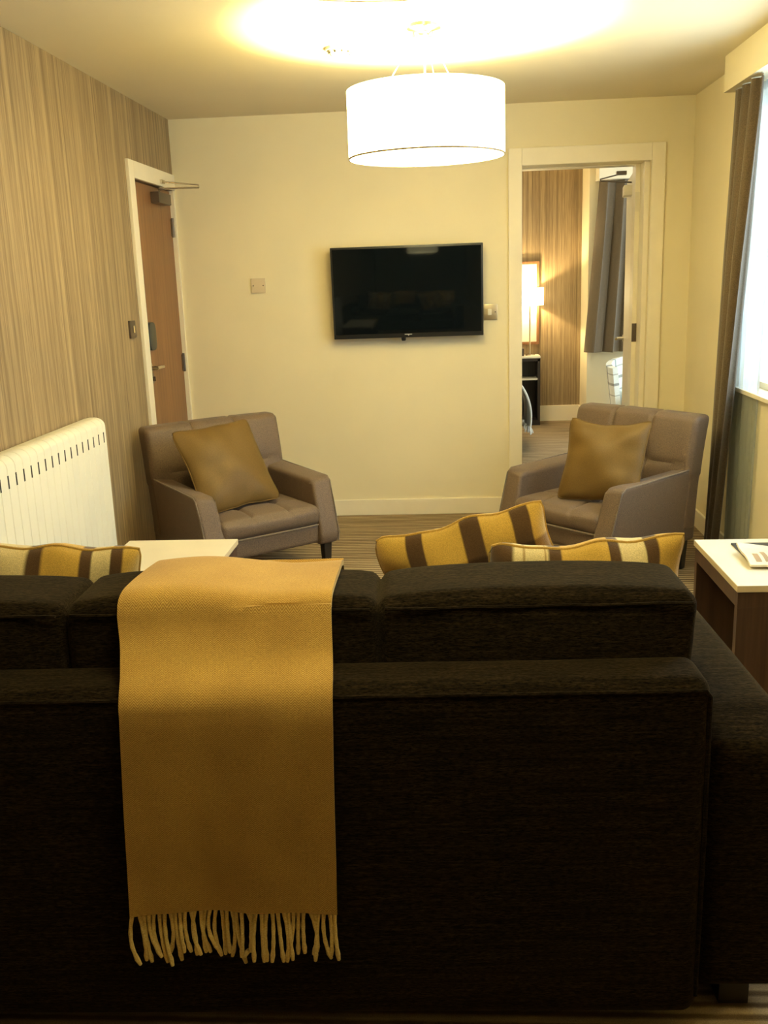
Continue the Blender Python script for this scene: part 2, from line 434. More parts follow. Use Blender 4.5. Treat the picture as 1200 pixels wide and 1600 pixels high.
f = box(XL, 1.305, 9.652, 9.67, 0, .155, .004); box(1.287, 1.305, 9.2, 9.652, 0, .155, .004, bm=f)
struct('baseboard_bedroom', f, 'trim')

def window(name, x0, x1, y0, y1, z0, z1, axis, splits):
    r = tag(thing(name, None, None), kind='structure')
    w = .05; f = bmesh.new()
    if axis == 'Y':   # window lying in a plane of constant X
        xm = (x0+x1)/2
        box(xm-.03, xm+.03, y0, y1, z0, z0+w, bm=f); box(xm-.03, xm+.03, y0, y1, z1-w, z1, bm=f)
        for k in range(splits+1):
            y = y0+(y1-y0-w)*k/splits; box(xm-.03, xm+.03, y, y+w, z0+w, z1-w, bm=f)
        g = box(xm-.003, xm+.003, y0+w, y1-w, z0+w, z1-w); sl = box(x0-.03, xm-.03, y0+.001, y1-.001, z0, z0+.02, .003)
    else:
        ym = (y0+y1)/2
        box(x0, x1, ym-.03, ym+.03, z0, z0+w, bm=f); box(x0, x1, ym-.03, ym+.03, z1-w, z1, bm=f)
        for k in range(splits+1):
            x = x0+(x1-x0-w)*k/splits; box(x, x+w, ym-.03, ym+.03, z0+w, z1-w, bm=f)
        g = box(x0+w, x1-w, ym-.003, ym+.003, z0+w, z1-w); sl = box(x0+.001, x1-.001, y0-.03, ym-.03, z0, z0+.02, .003)
    obj('window_frame', f, 'trim', r, smooth=False); obj('window_pane', g, 'glass', r, smooth=False); obj('window_sill', sl, 'trim', r, smooth=False)
window('window_1', XR, XR+T, WY0, WY1, WZ0, WZ1, 'Y', 3)
window('window_2', BW[0], BW[1], 9.2, 9.4, BW[2], BW[3], 'X', 2)

window('added_window', 3.2, 3.4, 6.6, 8.7, .3, 2.2, 'Y', 2)  # unseen window added to bring more daylight onto the bedroom floor
# pelmet over the living room window
tag(obj('pelmet', box(1.297, XR, 1.9, 4.87, 2.228, CZ, .003), 'wall', smooth=False), 'cream boxed pelmet under the ceiling above the bright window', 'pelmet')

# ------------------------------------------------------------ doors
d = tag(thing('door_1', 'oak entrance door in the striped left wall', 'door', (XL-.04, DY1, 0)), kind='structure')
def dl(o): return o
obj('door_leaf', box(-.02, .02, DY0-DY1+.003, -.001, .008, DZ-.004, .002), 'oak', d, smooth=False)
fr = box(.04, .058, DY0-DY1-.085, DY0-DY1, 0, DZ+.085, .003)
box(.04, .058, DY0-DY1, .0, DZ, DZ+.085, .003, bm=fr); box(-.012, .045, .0, .0245, 0, DZ+.085, .001, bm=fr)
box(.0, .04, DY0-DY1-.012, DY0-DY1+.002, 0, DZ, bm=fr)
obj('door_frame', fr, 'trim', d, smooth=False)
for z in (.21, .99, 1.78):
    h = tube([(.026, -.004, z-.055), (.026, -.004, z+.055)], .008, 10); box(.02, .024, -.03, 0, z-.05, z+.05, bm=h)
    tag(obj('hinge', h, 'dchrome', d), 'dark metal hinge')
# handle side (near edge)
yh = -.665
rd = prism([(yh-.045+.09*(.5-.5*math.cos(PI*k/1)), 0) for k in ()] or [(yh+.062*math.copysign(abs(math.cos(a))**.55, math.cos(a)), 1.185+.075*math.copysign(abs(math.sin(a))**.55, math.sin(a))) for a in [2*PI*k/32 for k in range(32)]], .02, .052, .006)
tag(obj('lock_reader', rd, 'reader', d), 'black rounded key card reader')
hd = lathe([(.028, 0), (.028, .008), (.012, .01), (.01, .045)], 24)
for v in hd.verts: v.co = Vector((.02+v.co.z, yh-.005+v.co.x, 1.015+v.co.y))
tube([(.06, yh-.01, 1.015), (.062, yh+.05, 1.015), (.06, yh+.115, 1.012)], [.0105, .01, .009], 10, bm=hd)
tag(obj('door_handle', hd, 'chrome', d), 'chrome lever handle')
hp = box(.02, .028, yh-.04, yh+.035, .93, .985, .003); tube([(.028, yh, .957), (.038, yh, .957)], .012, 16, bm=hp); box(.0375, .044, yh-.003, yh+.003, .945, .969, bm=hp)
tag(obj('lock_plate', hp, 'dchrome', d), 'small dark square lock plate below the handle')
cl = thing('door_closer', None, None); cl.parent = d
obj('closer_body', box(.02, .068, -.385, -.145, 1.895, 1.955, .006), 'dchrome', cl)
obj('closer_arm', tube([(.055, -.33, 1.957), (.055, -.33, 1.975), (.24, -.17, 1.985)], .006, 8), 'chrome', cl)
a2 = tube([(.24, -.17, 1.985), (.24, -.17, 2.0), (.068, -.28, 2.012)], .005, 8); box(.056, .07, -.31, -.25, 2.002, 2.024, .002, bm=a2)
obj('closer_link', a2, 'chrome', cl)

# bedroom doorway: white lining and architrave, door folded back into the bedroom
d2 = tag(thing('door_2', 'cream door opened into the bedroom', 'door', (1.12, 6.12, 0)), kind='structure')
fr = bmesh.new()
aw = .076
for (x0, x1) in ((OX0-aw, OX0), (OX1, OX1+aw)): box(x0-1.12, x1-1.12, YB-.02-6.12, YB-6.12, 0, OZ+.095, .004, bm=fr)
box(OX0-1.12, OX1-1.12, YB-.02-6.12, YB-6.12, OZ, OZ+.095, .004, bm=fr)
obj('architrave', fr, 'trim', d2, smooth=False)
fr = box(OX1-.03-1.12, OX1-1.12, YB+.03-6.12, 0, 0, OZ, .003); box(1.12-1.12, OX1-.03-1.12, 6.02-6.12, 0, 0, OZ, .003, bm=fr)
box(OX0-1.12, OX0+.003-1.12, YB-6.12, 0, 0, OZ, bm=fr); box(OX0-1.12, -.0, 6.02-6.12, 0, OZ-.006, OZ, .001, bm=fr)
obj('door_lining', fr, 'trim', d2, smooth=False)
ang = math.atan2(.75, .094)
lf = thing('swung_leaf', None, None); lf.parent = d2; lf.location = (.01, .012, 0); lf.rotation_euler = (0, 0, ang)
obj('door_leaf', box(0, .75, -.04, 0, .008, 2.02, .002), 'trim', lf, smooth=False)
hh = lathe([(.024, 0), (.024, .008), (.01, .01), (.009, .05)], 20)
for v in hh.verts: v.co = Vector((.69+v.co.x, v.co.z, .99+v.co.y))
tube([(.69, .05, .99), (.60, .055, .99)], .009, 8, bm=hh)
tag(obj('door_handle', hh, 'chrome', lf), 'chrome lever handle')
cb = box(.10, .30, 0, .05, 1.89, 1.95, .005)
tag(obj('closer_body', cb, 'white', lf), 'cream door closer body')
d2c = tube([(.05, .21, 1.97), (-.16, .19, 1.985)], .005, 8); tube([(-.16, .19, 1.985), (-.16, .19, 1.995), (-.07, -.02, 2.003)], .004, 8, bm=d2c)
box(-.10, -.04, -.035, -.005, 1.996, 2.018, .002, bm=d2c)
tag(obj('closer_arm', d2c, 'dchrome', d2), 'dark folding closer arm')
for z, mt, lb in ((1.835, 'white', 'pale upper hinge plate'), (1.075, 'dchrome', 'dark metal middle hinge plate'), (.22, 'dchrome', None)):
    h = box(.0, .028, -.103, -.1, z-.055, z+.055, .001); 
    for dz in (-.04, -.012, .016, .042): tube([(.014, -.103, z+dz), (.014, -.1055, z+dz)], .003, 8, bm=h)
    o = obj('hinge', h, mt, d2)
    if lb: tag(o, lb)

# ------------------------------------------------------------ wall fittings
t = thing('light_switch', 'dark metal light switch on striped wallpaper beside the oak door', 'switch', (XL, 4.86, 1.24))
obj('switch_plate', box(0, .01, -.044, .044, -.044, .044, .003), 'dchrome', t); obj('rocker', box(.01, .016, -.01, .01, -.018, .018, .002), 'chrome', t)
t = thing('blank_wall_plate', 'square beige blank plate on the wall left of the television', 'wall plate', (-1.126, YB, 1.43))
obj('plate', box(-.043, .043, -.009, 0, -.043, .043, .003), 'plate', t)
for s in (-1, 1): obj('screw', tube([(s*.03, -.009, 0), (s*.03, -.0105, 0)], .004, 10), 'dchrome', t)
t = thing('fused_switch', 'metal switch plate on the wall at the right edge of the television', 'switch', (.258, YB, 1.231))
obj('plate', box(-.043, .043, -.009, 0, -.046, .046, .003), 'brass', t)
obj('rocker', box(-.014, .008, -.017, -.009, -.018, .018, .002), 'white', t); obj('screw', tube([(.03, -.009, 0), (.03, -.0105, 0)], .004, 10), 'dchrome', t)

# television
t = thing('television', 'black flat television mounted on the cream wall', 'television', (-.229, YB, 1.37)); t.rotation_euler = (math.radians(3.0), 0, 0)
obj('casing', box(-.444, .444, -.10, -.062, -.264, .264, .005), 'black', t)
obj('screen', box(-.432, .432, -.1025, -.1, -.238, .252, .001), 'screen', t)
obj('wall_bracket', box(-.15, .15, -.062, -.0095, -.12, .12, .004), 'black', t)
lg = box(-.022, .022, -.1045, -.103, -.2465, -.2425, .0005)
add(lg, prism([(-.004, -.2465), (.006, -.2465), (.001, -.2545)], -.1045, -.103, axis='Y'))
tag(obj('logo', lg, plain('silver_mark', (.75, .75, .75), .5), t), 'small silver maker mark on the lower bezel')
sn = lathe([(.011, -.02), (.014, -.012), (.014, 0)], 16, (-.03, -.08, -.264))
obj('sensor', sn, 'black', t)

# ------------------------------------------------------------ pendants
def pendant(loc, rz, sh, df, label, full=True):
    t = thing('pendant_lamp', label, 'ceiling lamp', loc, rz, 'drum pendant lamps on the ceiling')
    R_, z0, z1 = .307, 1.905-CZ, 2.155-CZ
    obj('lamp_shade', lathe([(R_, z0), (R_, z1), (R_-.004, z1), (R_-.004, z0), (R_, z0)], 96, cap=False), sh, t)
    obj('diffuser', lathe([(R_-.006, z0+.010), (R_-.006, z0+.014)], 96), df, t)
    rim = lathe([(R_+.0012, z0-.001), (R_+.0012, z0+.005), (R_-.003, z0+.005), (R_-.003, z0-.001), (R_+.0012, z0-.001)], 96, cap=False)
    obj('rim', rim, 'rim', t)
    rose = lathe([(.068, 0), (.066, -.012), (.03, -.022), (.022, -.03), (.001, -.032)], 32)
    obj('ceiling_rose', rose, 'chrome', t)
    for a in (math.radians(125), math.radians(55), math.radians(270)):
        obj('cord_grip', lathe([(.011, -.022), (.012, -.012), (.008, 0)], 14, (.055*math.cos(a), .055*math.sin(a), -.012)), 'brass', t)
        obj('suspension_wire', tube([(.055*math.cos(a), .055*math.sin(a), -.03), ((R_-.003)*math.cos(a), (R_-.003)*math.sin(a), z1)], .0022, 6), 'white', t)
    obj('flex', tube([(0, 0, -.03), (0, 0, z1+.05)], .004, 8), 'white', t)
    bh = tube([(0, 0, z1+.05), (0, 0, z1-.02)], .018, 12); obj('bulb_holder', bh, 'white', t)
    return t
P1 = (-.068, 4.02, CZ); P2 = (-.07, 1.475, CZ)
pendant(P1, .12, 'shade', 'diff', 'glowing cream drum pendant hanging in front of the television wall')
pendant(P2, .12, 'shade2', 'diff2', 'drum pendant nearest the camera, only its lower rim showing at the top edge')
t = thing('smoke_detector', 'round white smoke detector on the ceiling left of the glowing drum pendant', 'smoke detector', (-.425, 4.31, CZ))
obj('base', lathe([(.058, -.012), (.06, 0)], 32), 'white', t)
obj('dome', lathe([(.001, -.042), (.02, -.042), (.034, -.036), (.046, -.02), (.05, -.012)], 32), 'white', t)
for k in range(10):
    a = 2*PI*k/10; obj('vent', tube([(.046*math.cos(a), .046*math.sin(a), -.022), (.0485*math.cos(a), .0485*math.sin(a), -.022)], .005, 8), 'slot', t)

# ------------------------------------------------------------ radiator
t = thing('radiator', 'tall cream panel radiator with a row of slots on the striped wall', 'radiator', (XL, 2.62, 0))
pitch = .0625; nS = 26; LY = 1.455
def radfn():
    bm = bmesh.new(); prof = []
    xf, xb, zt, zb, r = .100, .012, .902, .13, .045
    prof.append((xb, zt-.004))
    prof += [(xf-r-.02, zt)] + [(xf-r+r*math.sin(a), zt-r*.8+r*.8*math.cos(a)) for a in [PI/2*k/6 for k in range(7)]]
    prof += [(xf, .6), (xf, .35), (xf, zb+.02), (xf-.02, zb), (xb, zb)]
    ys = []
    y = .0
    first = 3.108-2.62-7*pitch
    gr = [first+pitch*k for k in range(0, 27)]
    gr = [g for g in gr if .005 < g < LY-.005]
    ys = [(0, 0)]
    for g in gr: ys += [(g-.009, 0), (g-.003, .0), (g, .0042), (g+.003, .0), (g+.009, 0)]
    ys.append((LY, 0)); rows = []
    for y, dp in ys:
        rows.append([bm.verts.new((x-dp*(1 if x > .05 else 0), y, z-dp*(.6 if z > .88 else 0))) for x, z in prof])
    for A, B in zip(rows, rows[1:]):
        n = len(A)
        for k in range(n): bm.faces.new((A[k], A[(k+1) % n], B[(k+1) % n], B[k]))
    bm.faces.new(rows[0]); bm.faces.new(rows[-1])
    return bm, gr
rb, gr = radfn()
obj('casing', rb, 'rad', t)
for g in gr: obj('vent_slot', box(.0960, .1008, g-.005, g+.005, .795, .84, .001), 'slot', t, smooth=False)
for y in (.15, 1.3): obj('foot', box(.03, .08, y-.02, y+.02, 0, .14, .003), 'rad', t)

# ------------------------------------------------------------ curtains
def curtain_bm(y0t, y1t, y0b, y1b, z0, z1, x0, amp, folds, axis='Y', thick=.003, seed=1, nu=160, nv=30):
    rnd = random.Random(seed); ph = [rnd.uniform(0, 6) for _ in range(4)]
    def fn(u, v):
        z = z1+(z0-z1)*v
        k = v**1.1
        a = y0t+(y1t-y0t)*u; b = y0b+(y1b-y0b)*u
        y = a+(b-a)*k
        am = amp*(.55+.45*min(1, v*3))
        d = am*(math.sin(2*PI*folds*u+ph[0]+.5*v*math.sin(3*u+ph[1]))+.35*math.sin(2*PI*folds*1.7*u+ph[2]+v))
        yy = y+.25*am*math.cos(4*PI*folds*u+ph[0])
        return (x0+d, yy, z) if axis == 'Y' else (yy, x0+d, z)
    return sheet(fn, nu, nv, thick)
tag(obj('curtain', curtain_bm(4.84, 4.40, 4.96, 4.80, .03, 2.224, 1.343, .026, 3.6, seed=4), 'curtain'), 'long brown curtain gathered at the far end of the bright window', 'curtain')
tag(obj('voile_curtain', curtain_bm(4.80, 4.38, 4.84, 4.47, .04, 2.224, 1.396, .007, 7, thick=0, seed=5), 'voile'), 'sheer voile hanging between the brown curtain and the window glass', 'curtain')
tag(obj('curtain', curtain_bm(1.375, 2.0, 1.262, 2.0, .715, 2.22, 9.07, .045, 4.5, axis='X', seed=8), 'bcurtain'), 'short grey brown curtain in the bedroom beyond the doorway', 'curtain')
tag(obj('pelmet', box(1.355, 3.19, 8.98, 9.195, 2.225, CZ, .003), 'trim', smooth=False), 'cream boxed pelmet above the short bedroom curtain', 'pelmet')

# ------------------------------------------------------------ armchairs
def groove(d, w): return math.exp(-(d/w)**2)
def make_chair():
    t = thing('armchair', '', 'armchair', (0, 0, 0), 0, 'pair of taupe armchairs')
    # seat base
    obj('seat_base', rbox(.60, .66, .10, .02, (8, 8, 3), c=(0, -.035, .222)), 'chair', t)
    def fs(p, u):
        x, y, z = p
        if u.z > .2:
            cx = 1-abs(u.x)**3; cy = 1-abs(u.y)**4
            z += .022*max(0, cx)*max(0, cy)
            g = 0
            for gx in (-.105, .105): g = max(g, groove(x-gx, .010))
            for gy in (-.11, .09): g = max(g, groove(y-gy, .010))
            z -= .009*g*max(0, 1-abs(u.x)**6)
            for gx in (-.105, .105):
                for gy in (-.11, .09): z -= .016*math.exp(-((x-gx)**2+(y-gy)**2)/.0009)
        if u.y < -.95: y -= .012*(1-u.x**2)*(1-u.z**2)
        return (x, y, z)
    sc = obj('seat_cushion', rbox(.575, .60, .10, .035, (44, 44, 3), fs, c=(0, -.07, .312)), 'chair', t)
    obj('piping', tube([(-.285, -.362, .268), (-.2, -.374, .269), (0, -.38, .270), (.2, -.374, .269), (.285, -.362, .268)], .0042, 8), 'piping', t)
    # back
    def fb(p, u):
        x, y, z = p
        h = (u.z+1)/2
        x *= (.972+.028*h) if h < .5 else 1-.0*(h)
        y += .075*h*h*1.0
        if u.y < -.5:
            g = max(groove(x-.125, .008), groove(x+.125, .008))
            g2 = groove(z-.055, .008)
            y += .011*max(g, g2)*(1-abs(u.x)**8)
            y -= .014*(1-u.x**4)*(1-abs(u.z)**4)
            for gx in (-.125, .125): y += .014*math.exp(-((x-gx)**2+(z-.055)**2)/.0008)
        if u.z > .9: z -= .006*max(groove(x-.125, .008), groove(x+.125, .008)); z += .004*(1-u.x**2)
        return (x, y, z)
    obj('backrest', rbox(.785, .115, .56, .03, (52, 4, 30), fb, c=(0, .195, .482)), 'chair', t)
    # arms
    prof = [(.25, .15), (.25, .515), (.12, .508), (-.20, .498), (-.285, .497), (-.315, .482), (-.345, .38), (-.375, .29), (-.395, .215), (-.388, .172), (-.36, .162), (-.1, .155)]
    for s in (-1, 1):
        x0, x1 = (.262, .375)
        b = prism(prof, x0*s, x1*s, .022, seg=4)
        for v in b.verts:   # gentle outward lean of the arm top
            v.co.x += s*.012*max(0, (v.co.z-.2)/.3)
            if v.co.z > .47 and abs(v.co.x) < .34: v.co.z -= (.34-abs(v.co.x))*.22
        obj('arm', b, 'chair', t)
        pp = [(s*(x1+.008), .23, .512), (s*(x1+.008), -.20, .493), (s*(x1+.007), -.288, .490), (s*(x1+.005), -.315, .470), (s*(x1+.002), -.348, .37), (s*(x1-.001), -.392, .22), (s*(x1-.003), -.385, .175)]
        obj('piping', tube(pp, .0035, 6), 'piping', t)
    for sx in (-1, 1):
        obj('leg', frustum(sx*.325, -.335, 0, .17, .032, .048), 'legs', t)
        obj('leg', frustum(sx*.325, .21, 0, .17, .032, .048), 'legs', t)
    return t
def copy_tree(o, parent=None):
    c = o.copy(); C.objects.link(c)
    if parent: c.parent = parent
    for ch in list(o.children): copy_tree(ch, c)
    return c
c1 = make_chair(); c1.location = (-1.085, 4.722, 0); c1.scale = (.96, 1, 1); c1.rotation_euler = (0, 0, .679)
c1['label'] = 'taupe tufted armchair between the radiator and the television wall'
c2 = copy_tree(c1); c2.location = (.77, 4.745, 0); c2.rotation_euler = (0, 0, -.857)
c2['label'] = 'taupe tufted armchair in front of the bedroom doorway and brown curtain'

# satin cushions
def place_pillow(name, a, b, t_, mat, M4, label, group, pinch=.07, seed=0, wr=.004, sag=0, ex=.6, pm=None, wv=.002):
    o = obj(name, pillow(a, b, t_, pinch, seed=seed, wr=wr, sag=sag, ex=ex, wv=wv), mat); o.matrix_world = M4
    s = obj('piping', pillow_seam(a, b, pinch, sag=sag, wv=wv), pm or mat, o)
    tag(o, label, 'cushion', group); return o
def frame(center, rz, lean, roll):
    return Matrix.Translation(center) @ Matrix.Rotation(rz, 4, 'Z') @ Matrix.Rotation(lean, 4, 'X') @ Matrix.Rotation(roll, 4, 'Y')
place_pillow('cushion', .22, .228, .065, 'satin', frame((-1.097, 4.60, .575), .75, -.56, -.05), 'olive satin cushion leaning in the armchair beside the radiator', 'olive satin cushions', .06, 3)
place_pillow('cushion', .212, .208, .065, 'satin', frame((.730, 4.54, .572), -.62, -.41, -.03), 'olive satin cushion leaning in the armchair before the doorway', 'olive satin cushions', .09, 4, wr=.005, sag=.02)

# ------------------------------------------------------------ sofa
SR = math.radians(1.7)
s = thing('sofa', 'large charcoal sofa seen from behind with a mustard throw over its back', 'sofa', (-.182, 1.598, 0), SR)
XI0, XI1 = -1.165, .645      # inside faces of the two arms
XM = (XI0+XI1)/2; SW = XI1-XI0
def sofa_back(p, u):
    x, y, z = p
    if u.y < -.5: y -= .006*(1-u.x**4)*(1-u.z**4)
    return (x, y, z)
obj('back_panel', rbox(SW, .135, .706, .03, (40, 4, 16), sofa_back, c=(XM, .0675, .383)), 'sofa', s)
obj('piping', tube([(XI0+.002, .012, .4), (XI0+.003, .012, .70), (XI0+.013, .003, .715)]+[(XI0+.05+(SW-.1)*k/8, .001, .7155) for k in range(9)]+[(XI1-.013, .003, .715), (XI1-.002, .012, .70), (XI1-.001, .012, .4), (XI1-.003, .012, .07)], .0045, 8), 'sofa', s)
obj('base', box(XI0-.15, XI1+.15, .07, .86, .05, .27, .012), 'sofa', s)
def fcu(p, u):
    x, y, z = p
    if u.z > 0: z += .018*(1-u.x**4)*(1-u.y**4)
    return (x, y, z)
def fa(p, u):
    x, y, z = p
    return (x, y, z-(.03 if u.y < -.8 and u.z > .8 else 0))
for xc in (XI0-.088, XI1+.092):
    obj('arm', rbox(.18, .87, .57, .035, (6, 14, 10), fa, c=(xc, .475, .338)), 'sofa', s)
    for y in (.10, .80): obj('leg', box(xc-.03, xc+.03, y-.03, y+.03, 0, .055, .003), 'legs', s)
cw = SW/3
for k in range(3):
    obj('seat_cushion', rbox(cw-.004, .68, .17, .04, (14, 14, 4), fcu, c=(XI0+cw*(k+.5), .545, .358)), 'sofa', s)
def back_cushion(k):
    rnd = random.Random(11+k); ph = [rnd.uniform(0, 6) for _ in range(5)]
    side = {0: -1, 1: 0, 2: 1}[k]
    def f(p, u):
        x, y, z = p
        if u.z > .8: z += .008*(1-u.x**4)+.003*math.sin(9*x+ph[0])
        if u.y < -.8: y -= .016*(1-u.x**4)*(1-u.z**4); y += .002*math.sin(40*x+ph[1])*math.exp(-((u.z-.75)/.25)**2)
        if u.x*side > .8: x -= side*.03*(.5-.5*u.z)
        if u.z > .5: z -= .006*abs(u.x)**8
        y += .03*(u.z*.5)
        return (x, y, z)
    xc = XI0+cw*(k+.5)+.004*side
    o = obj('back_cushion', rbox(cw+.012, .205, .42, .026, (34, 6, 20), f, c=(xc, .222, .648)), 'sofa', s)
    pts = [(xc+(cw/2-.012)*q/8, .124, .838+.001*math.sin(q*1.3)) for q in range(-8, 9)]
    obj('piping', tube(pts, .0032, 6), 'sofa', o)
for k in range(3): back_cushion(k)

# tartan cushions
Y_, B_, K_, D_ = (.62, .40, .085), (.10, .055, .025), (.74, .62, .34), (.35, .21, .06)
stA = [(0, B_), (.10, B_), (.12, K_), (.155, K_), (.165, D_), (.175, K_), (.27, K_), (.275, D_), (.285, K_), (.30, B_), (.355, B_), (.365, Y_), (.60, Y_), (.605, B_), (.655, B_), (.665, K_), (.79, K_), (.795, B_), (.855, B_), (.865, Y_), (1, Y_)]
W1 = (1, 1, 1)
stV = [(0, W1), (.28, W1), (.29, (.4, .3, .25)), (.42, (.4, .3, .25)), (.43, W1), (.93, W1), (1, W1)]
stB = [(0, Y_), (.17, Y_), (.18, B_), (.27, B_), (.28, Y_), (.50, Y_), (.51, B_), (.62, B_), (.63, Y_), (.80, Y_), (.81, B_), (.91, B_), (.92, Y_), (1, Y_)]
stVB = [(0, W1), (.50, (.55, .45, .35)), (.62, (.4, .3, .22)), (.80, (.4, .3, .22)), (.82, W1), (1, W1)]
stC = [(0, D_), (.12, D_), (.14, B_), (.22, B_), (.24, K_), (.42, K_), (.44, B_), (.50, B_), (.52, Y_), (.70, Y_), (.71, B_), (.76, B_), (.77, K_), (.86, K_), (.865, B_), (.92, B_), (.93, Y_), (1, Y_)]
M['tartA'] = tartan('tartan_right', stA, stV, .9); M['tartB'] = tartan('tartan_middle', stB, stVB, .9); M['tartC'] = tartan('tartan_left', stC, stV, .9)
place_pillow('cushion', .213, .217, .095, 'tartA', frame((.302, 2.065, .685), .04, .26, -.06), 'mustard and brown tartan cushion at the right end of the sofa', 'tartan cushions on the sofa', .09, 12, wr=.008, ex=.42, pm='mustpipe', wv=.006)
place_pillow('cushion', .207, .205, .075, 'tartB', frame((.066, 2.235, .700), .02, .22, -.26), 'tilted tartan cushion between the throw and the rightmost cushion', 'tartan cushions on the sofa', .05, 13, wr=.008, ex=.42, pm='mustpipe', wv=.006)
place_pillow('cushion', .225, .215, .09, 'tartC', frame((-.925, 2.065, .700), .03, .28, .07), 'tartan cushion at the left end of the sofa in front of the radiator', 'tartan cushions on the sofa', .08, 14, wr=.008, ex=.42, pm='mustpipe', wv=.006)

# ------------------------------------------------------------ throw over the sofa back
th = thing('throw_blanket', 'folded mustard wool throw with fringe hanging over the sofa back', 'throw', (-.41, 1.6, .87))
# rows: (world y, z, left x, right x)
rows = [(2.02, .60, -.61, -.24), (2.00, .78, -.61, -.235), (1.965, .862, -.610, -.230), (1.92, .878, -.612, -.228), (1.85, .881, -.617, -.226), (1.78, .881, -.622, -.226),
        (1.715, .877, -.627, -.226), (1.698, .862, -.629, -.226), (1.69, .835, -.628, -.226), (1.665, .785, -.619, -.223), (1.632, .755, -.612, -.220), (1.605, .742, -.606, -.217),
        (1.584, .725, -.602, -.217), (1.576, .69, -.601, -.217), (1.574, .62, -.604, -.219), (1.573, .50, -.610, -.222), (1.573, .40, -.614, -.224), (1.573, .29, -.619, -.2275)]
L_ = [0]
for a, b in zip(rows, rows[1:]): L_.append(L_[-1]+math.hypot(a[0]-b[0], a[1]-b[1]))
def row_at(v):
    d = v*L_[-1]
    for k in range(len(rows)-1):
        if d <= L_[k+1]+1e-9:
            w = (d-L_[k])/(L_[k+1]-L_[k]); return [rows[k][i]*(1-w)+rows[k+1][i]*w for i in range(4)]
    return list(rows[-1])
def smooth_row(v):
    acc = [0]*4
    for dv in (-.016, -.008, 0, .008, .016):
        r = row_at(min(1, max(0, v+dv)))
        acc = [a+b/5 for a, b in zip(acc, r)]
    return acc
def thf(u, v, off=0):
    y, z, xl, xr = smooth_row(v)
    x = xl+(xr-xl)*u
    hang = max(0, (v-.62)/.38)
    y += -.004*math.sin(u*9+2)*hang-.003*math.sin(u*17+v*4)*hang - .010*hang*(1-u)**6
    y += SR*(x+.2)*1.0
    if v > .99: z += .008*math.sin(PI*u)-.006*u
    if z > .86: z += .006*math.sin(PI*min(1, u*1.4))+.004*math.sin(u*7)-(.012*u)
    y -= .0015*math.sin(70*v+3*u)*(.35 < v < .65)
    z_edge = -.004*(abs(2*u-1)**10)
    return (x+.41, y-1.6-z_edge*.3+off, z-.87)
b1 = sheet(lambda u, v: thf(u, v), 60, 120, .011)
obj('cloth', b1, 'throw', th)
tb = sheet(lambda u, v: (lambda p: (p[0]+.006*(u-.5), p[1]-.004, p[2]))(thf(.03+.96*u, .30+.335*v)), 40, 40, .004)
tb.free()
rnd = random.Random(5)
nt_ = 40
for k in range(nt_):
    u = (k+.5)/nt_
    p0 = Vector(thf(u, 1.0)); p0.y += .002; p0.z += .003
    ln = .108+rnd.uniform(-.014, .016); dx = rnd.gauss(0, .008)+(.006 if k < 6 else 0); cv = rnd.gauss(0, .005)
    pts = []
    for j in range(9):
        q = j/8
        pts.append((p0.x+dx*q*q+cv*math.sin(PI*q), p0.y-.004*math.sin(PI*q)-rnd.uniform(0, .0015)-(.004 if k % 3 == 0 else 0)*q, p0.z-ln*q))
    rad = [.0034, .0042, .0035, .0042, .0035, .0042, .0036, .0050, .0034]
    obj('tassel', tube(pts, rad, 7), 'tassel', th)

# ------------------------------------------------------------ side tables
def side_table(loc, w, dpt, label):
    t = thing('side_table', label, 'side table', loc, 0, 'square side tables beside the sofa')
    h = .48
    obj('tabletop', box(0, w, 0, dpt, h-.022, h, .0015), 'top', t, smooth=False)
    e = box(-.0008, w+.0008, -.0008, dpt+.0008, h-.0205, h-.0015)
    tag(obj('edge_band', e, 'topedge', t, smooth=False), 'tan edge banding')
    fr = box(.004, w-.004, .004, dpt-.004, h-.075, h-.022, .002)
    obj('apron', fr, 'walnut', t, smooth=False)
    for y0, y1 in ((.004, .034), (dpt-.034, dpt-.004)):
        obj('side_panel', box(.004, w-.004, y0, y1, .0, h-.075, .002), 'walnut', t, smooth=False)
    return t
side_table((.889, 2.915, 0), .43, .54, 'cream topped walnut side table beneath the window holding a booklet')
t2 = copy_tree(bpy.data.objects['side_table']); t2.location = (-1.26, 3.03, 0); t2['label'] = 'cream topped walnut side table between the radiator and the throw'

# folder and booklet on the right table
z = .4802
tag(obj('folder', box(1.0, 1.28, 3.13, 3.385, z, z+.006, .002), M['black'], smooth=False), 'flat black folder on the side table beneath the window', 'folder')
bk = thing('booklet', 'cream printed booklet lying on the black folder', 'booklet', (1.10, 3.2, z+.0063), -.06)
def bkf(u, v):
    x = -.115+.30*u; y = -.125+.20*v
    zz = .010+.012*math.sin(PI*min(1, v*1.2))*(1-.3*u)+(.018*max(0, v-.6)*max(0, .5-u)*6)
    return (x, y, zz)
obj('cover', sheet(bkf, 24, 18, .008), 'paperw', bk)
for k, (u0, w_, h_) in enumerate(((.08, .06, .35), (.18, .05, .48), (.30, .07, .5), (.44, .05, .3), (.55, .08, .42))):
    g = sheet(lambda u, v: (lambda p: (p[0], p[1], p[2]+.0009))(bkf(u0+w_*u, .10+h_*v)), 4, 8, .0004)
    obj('printed_tower', g, 'ink', bk)

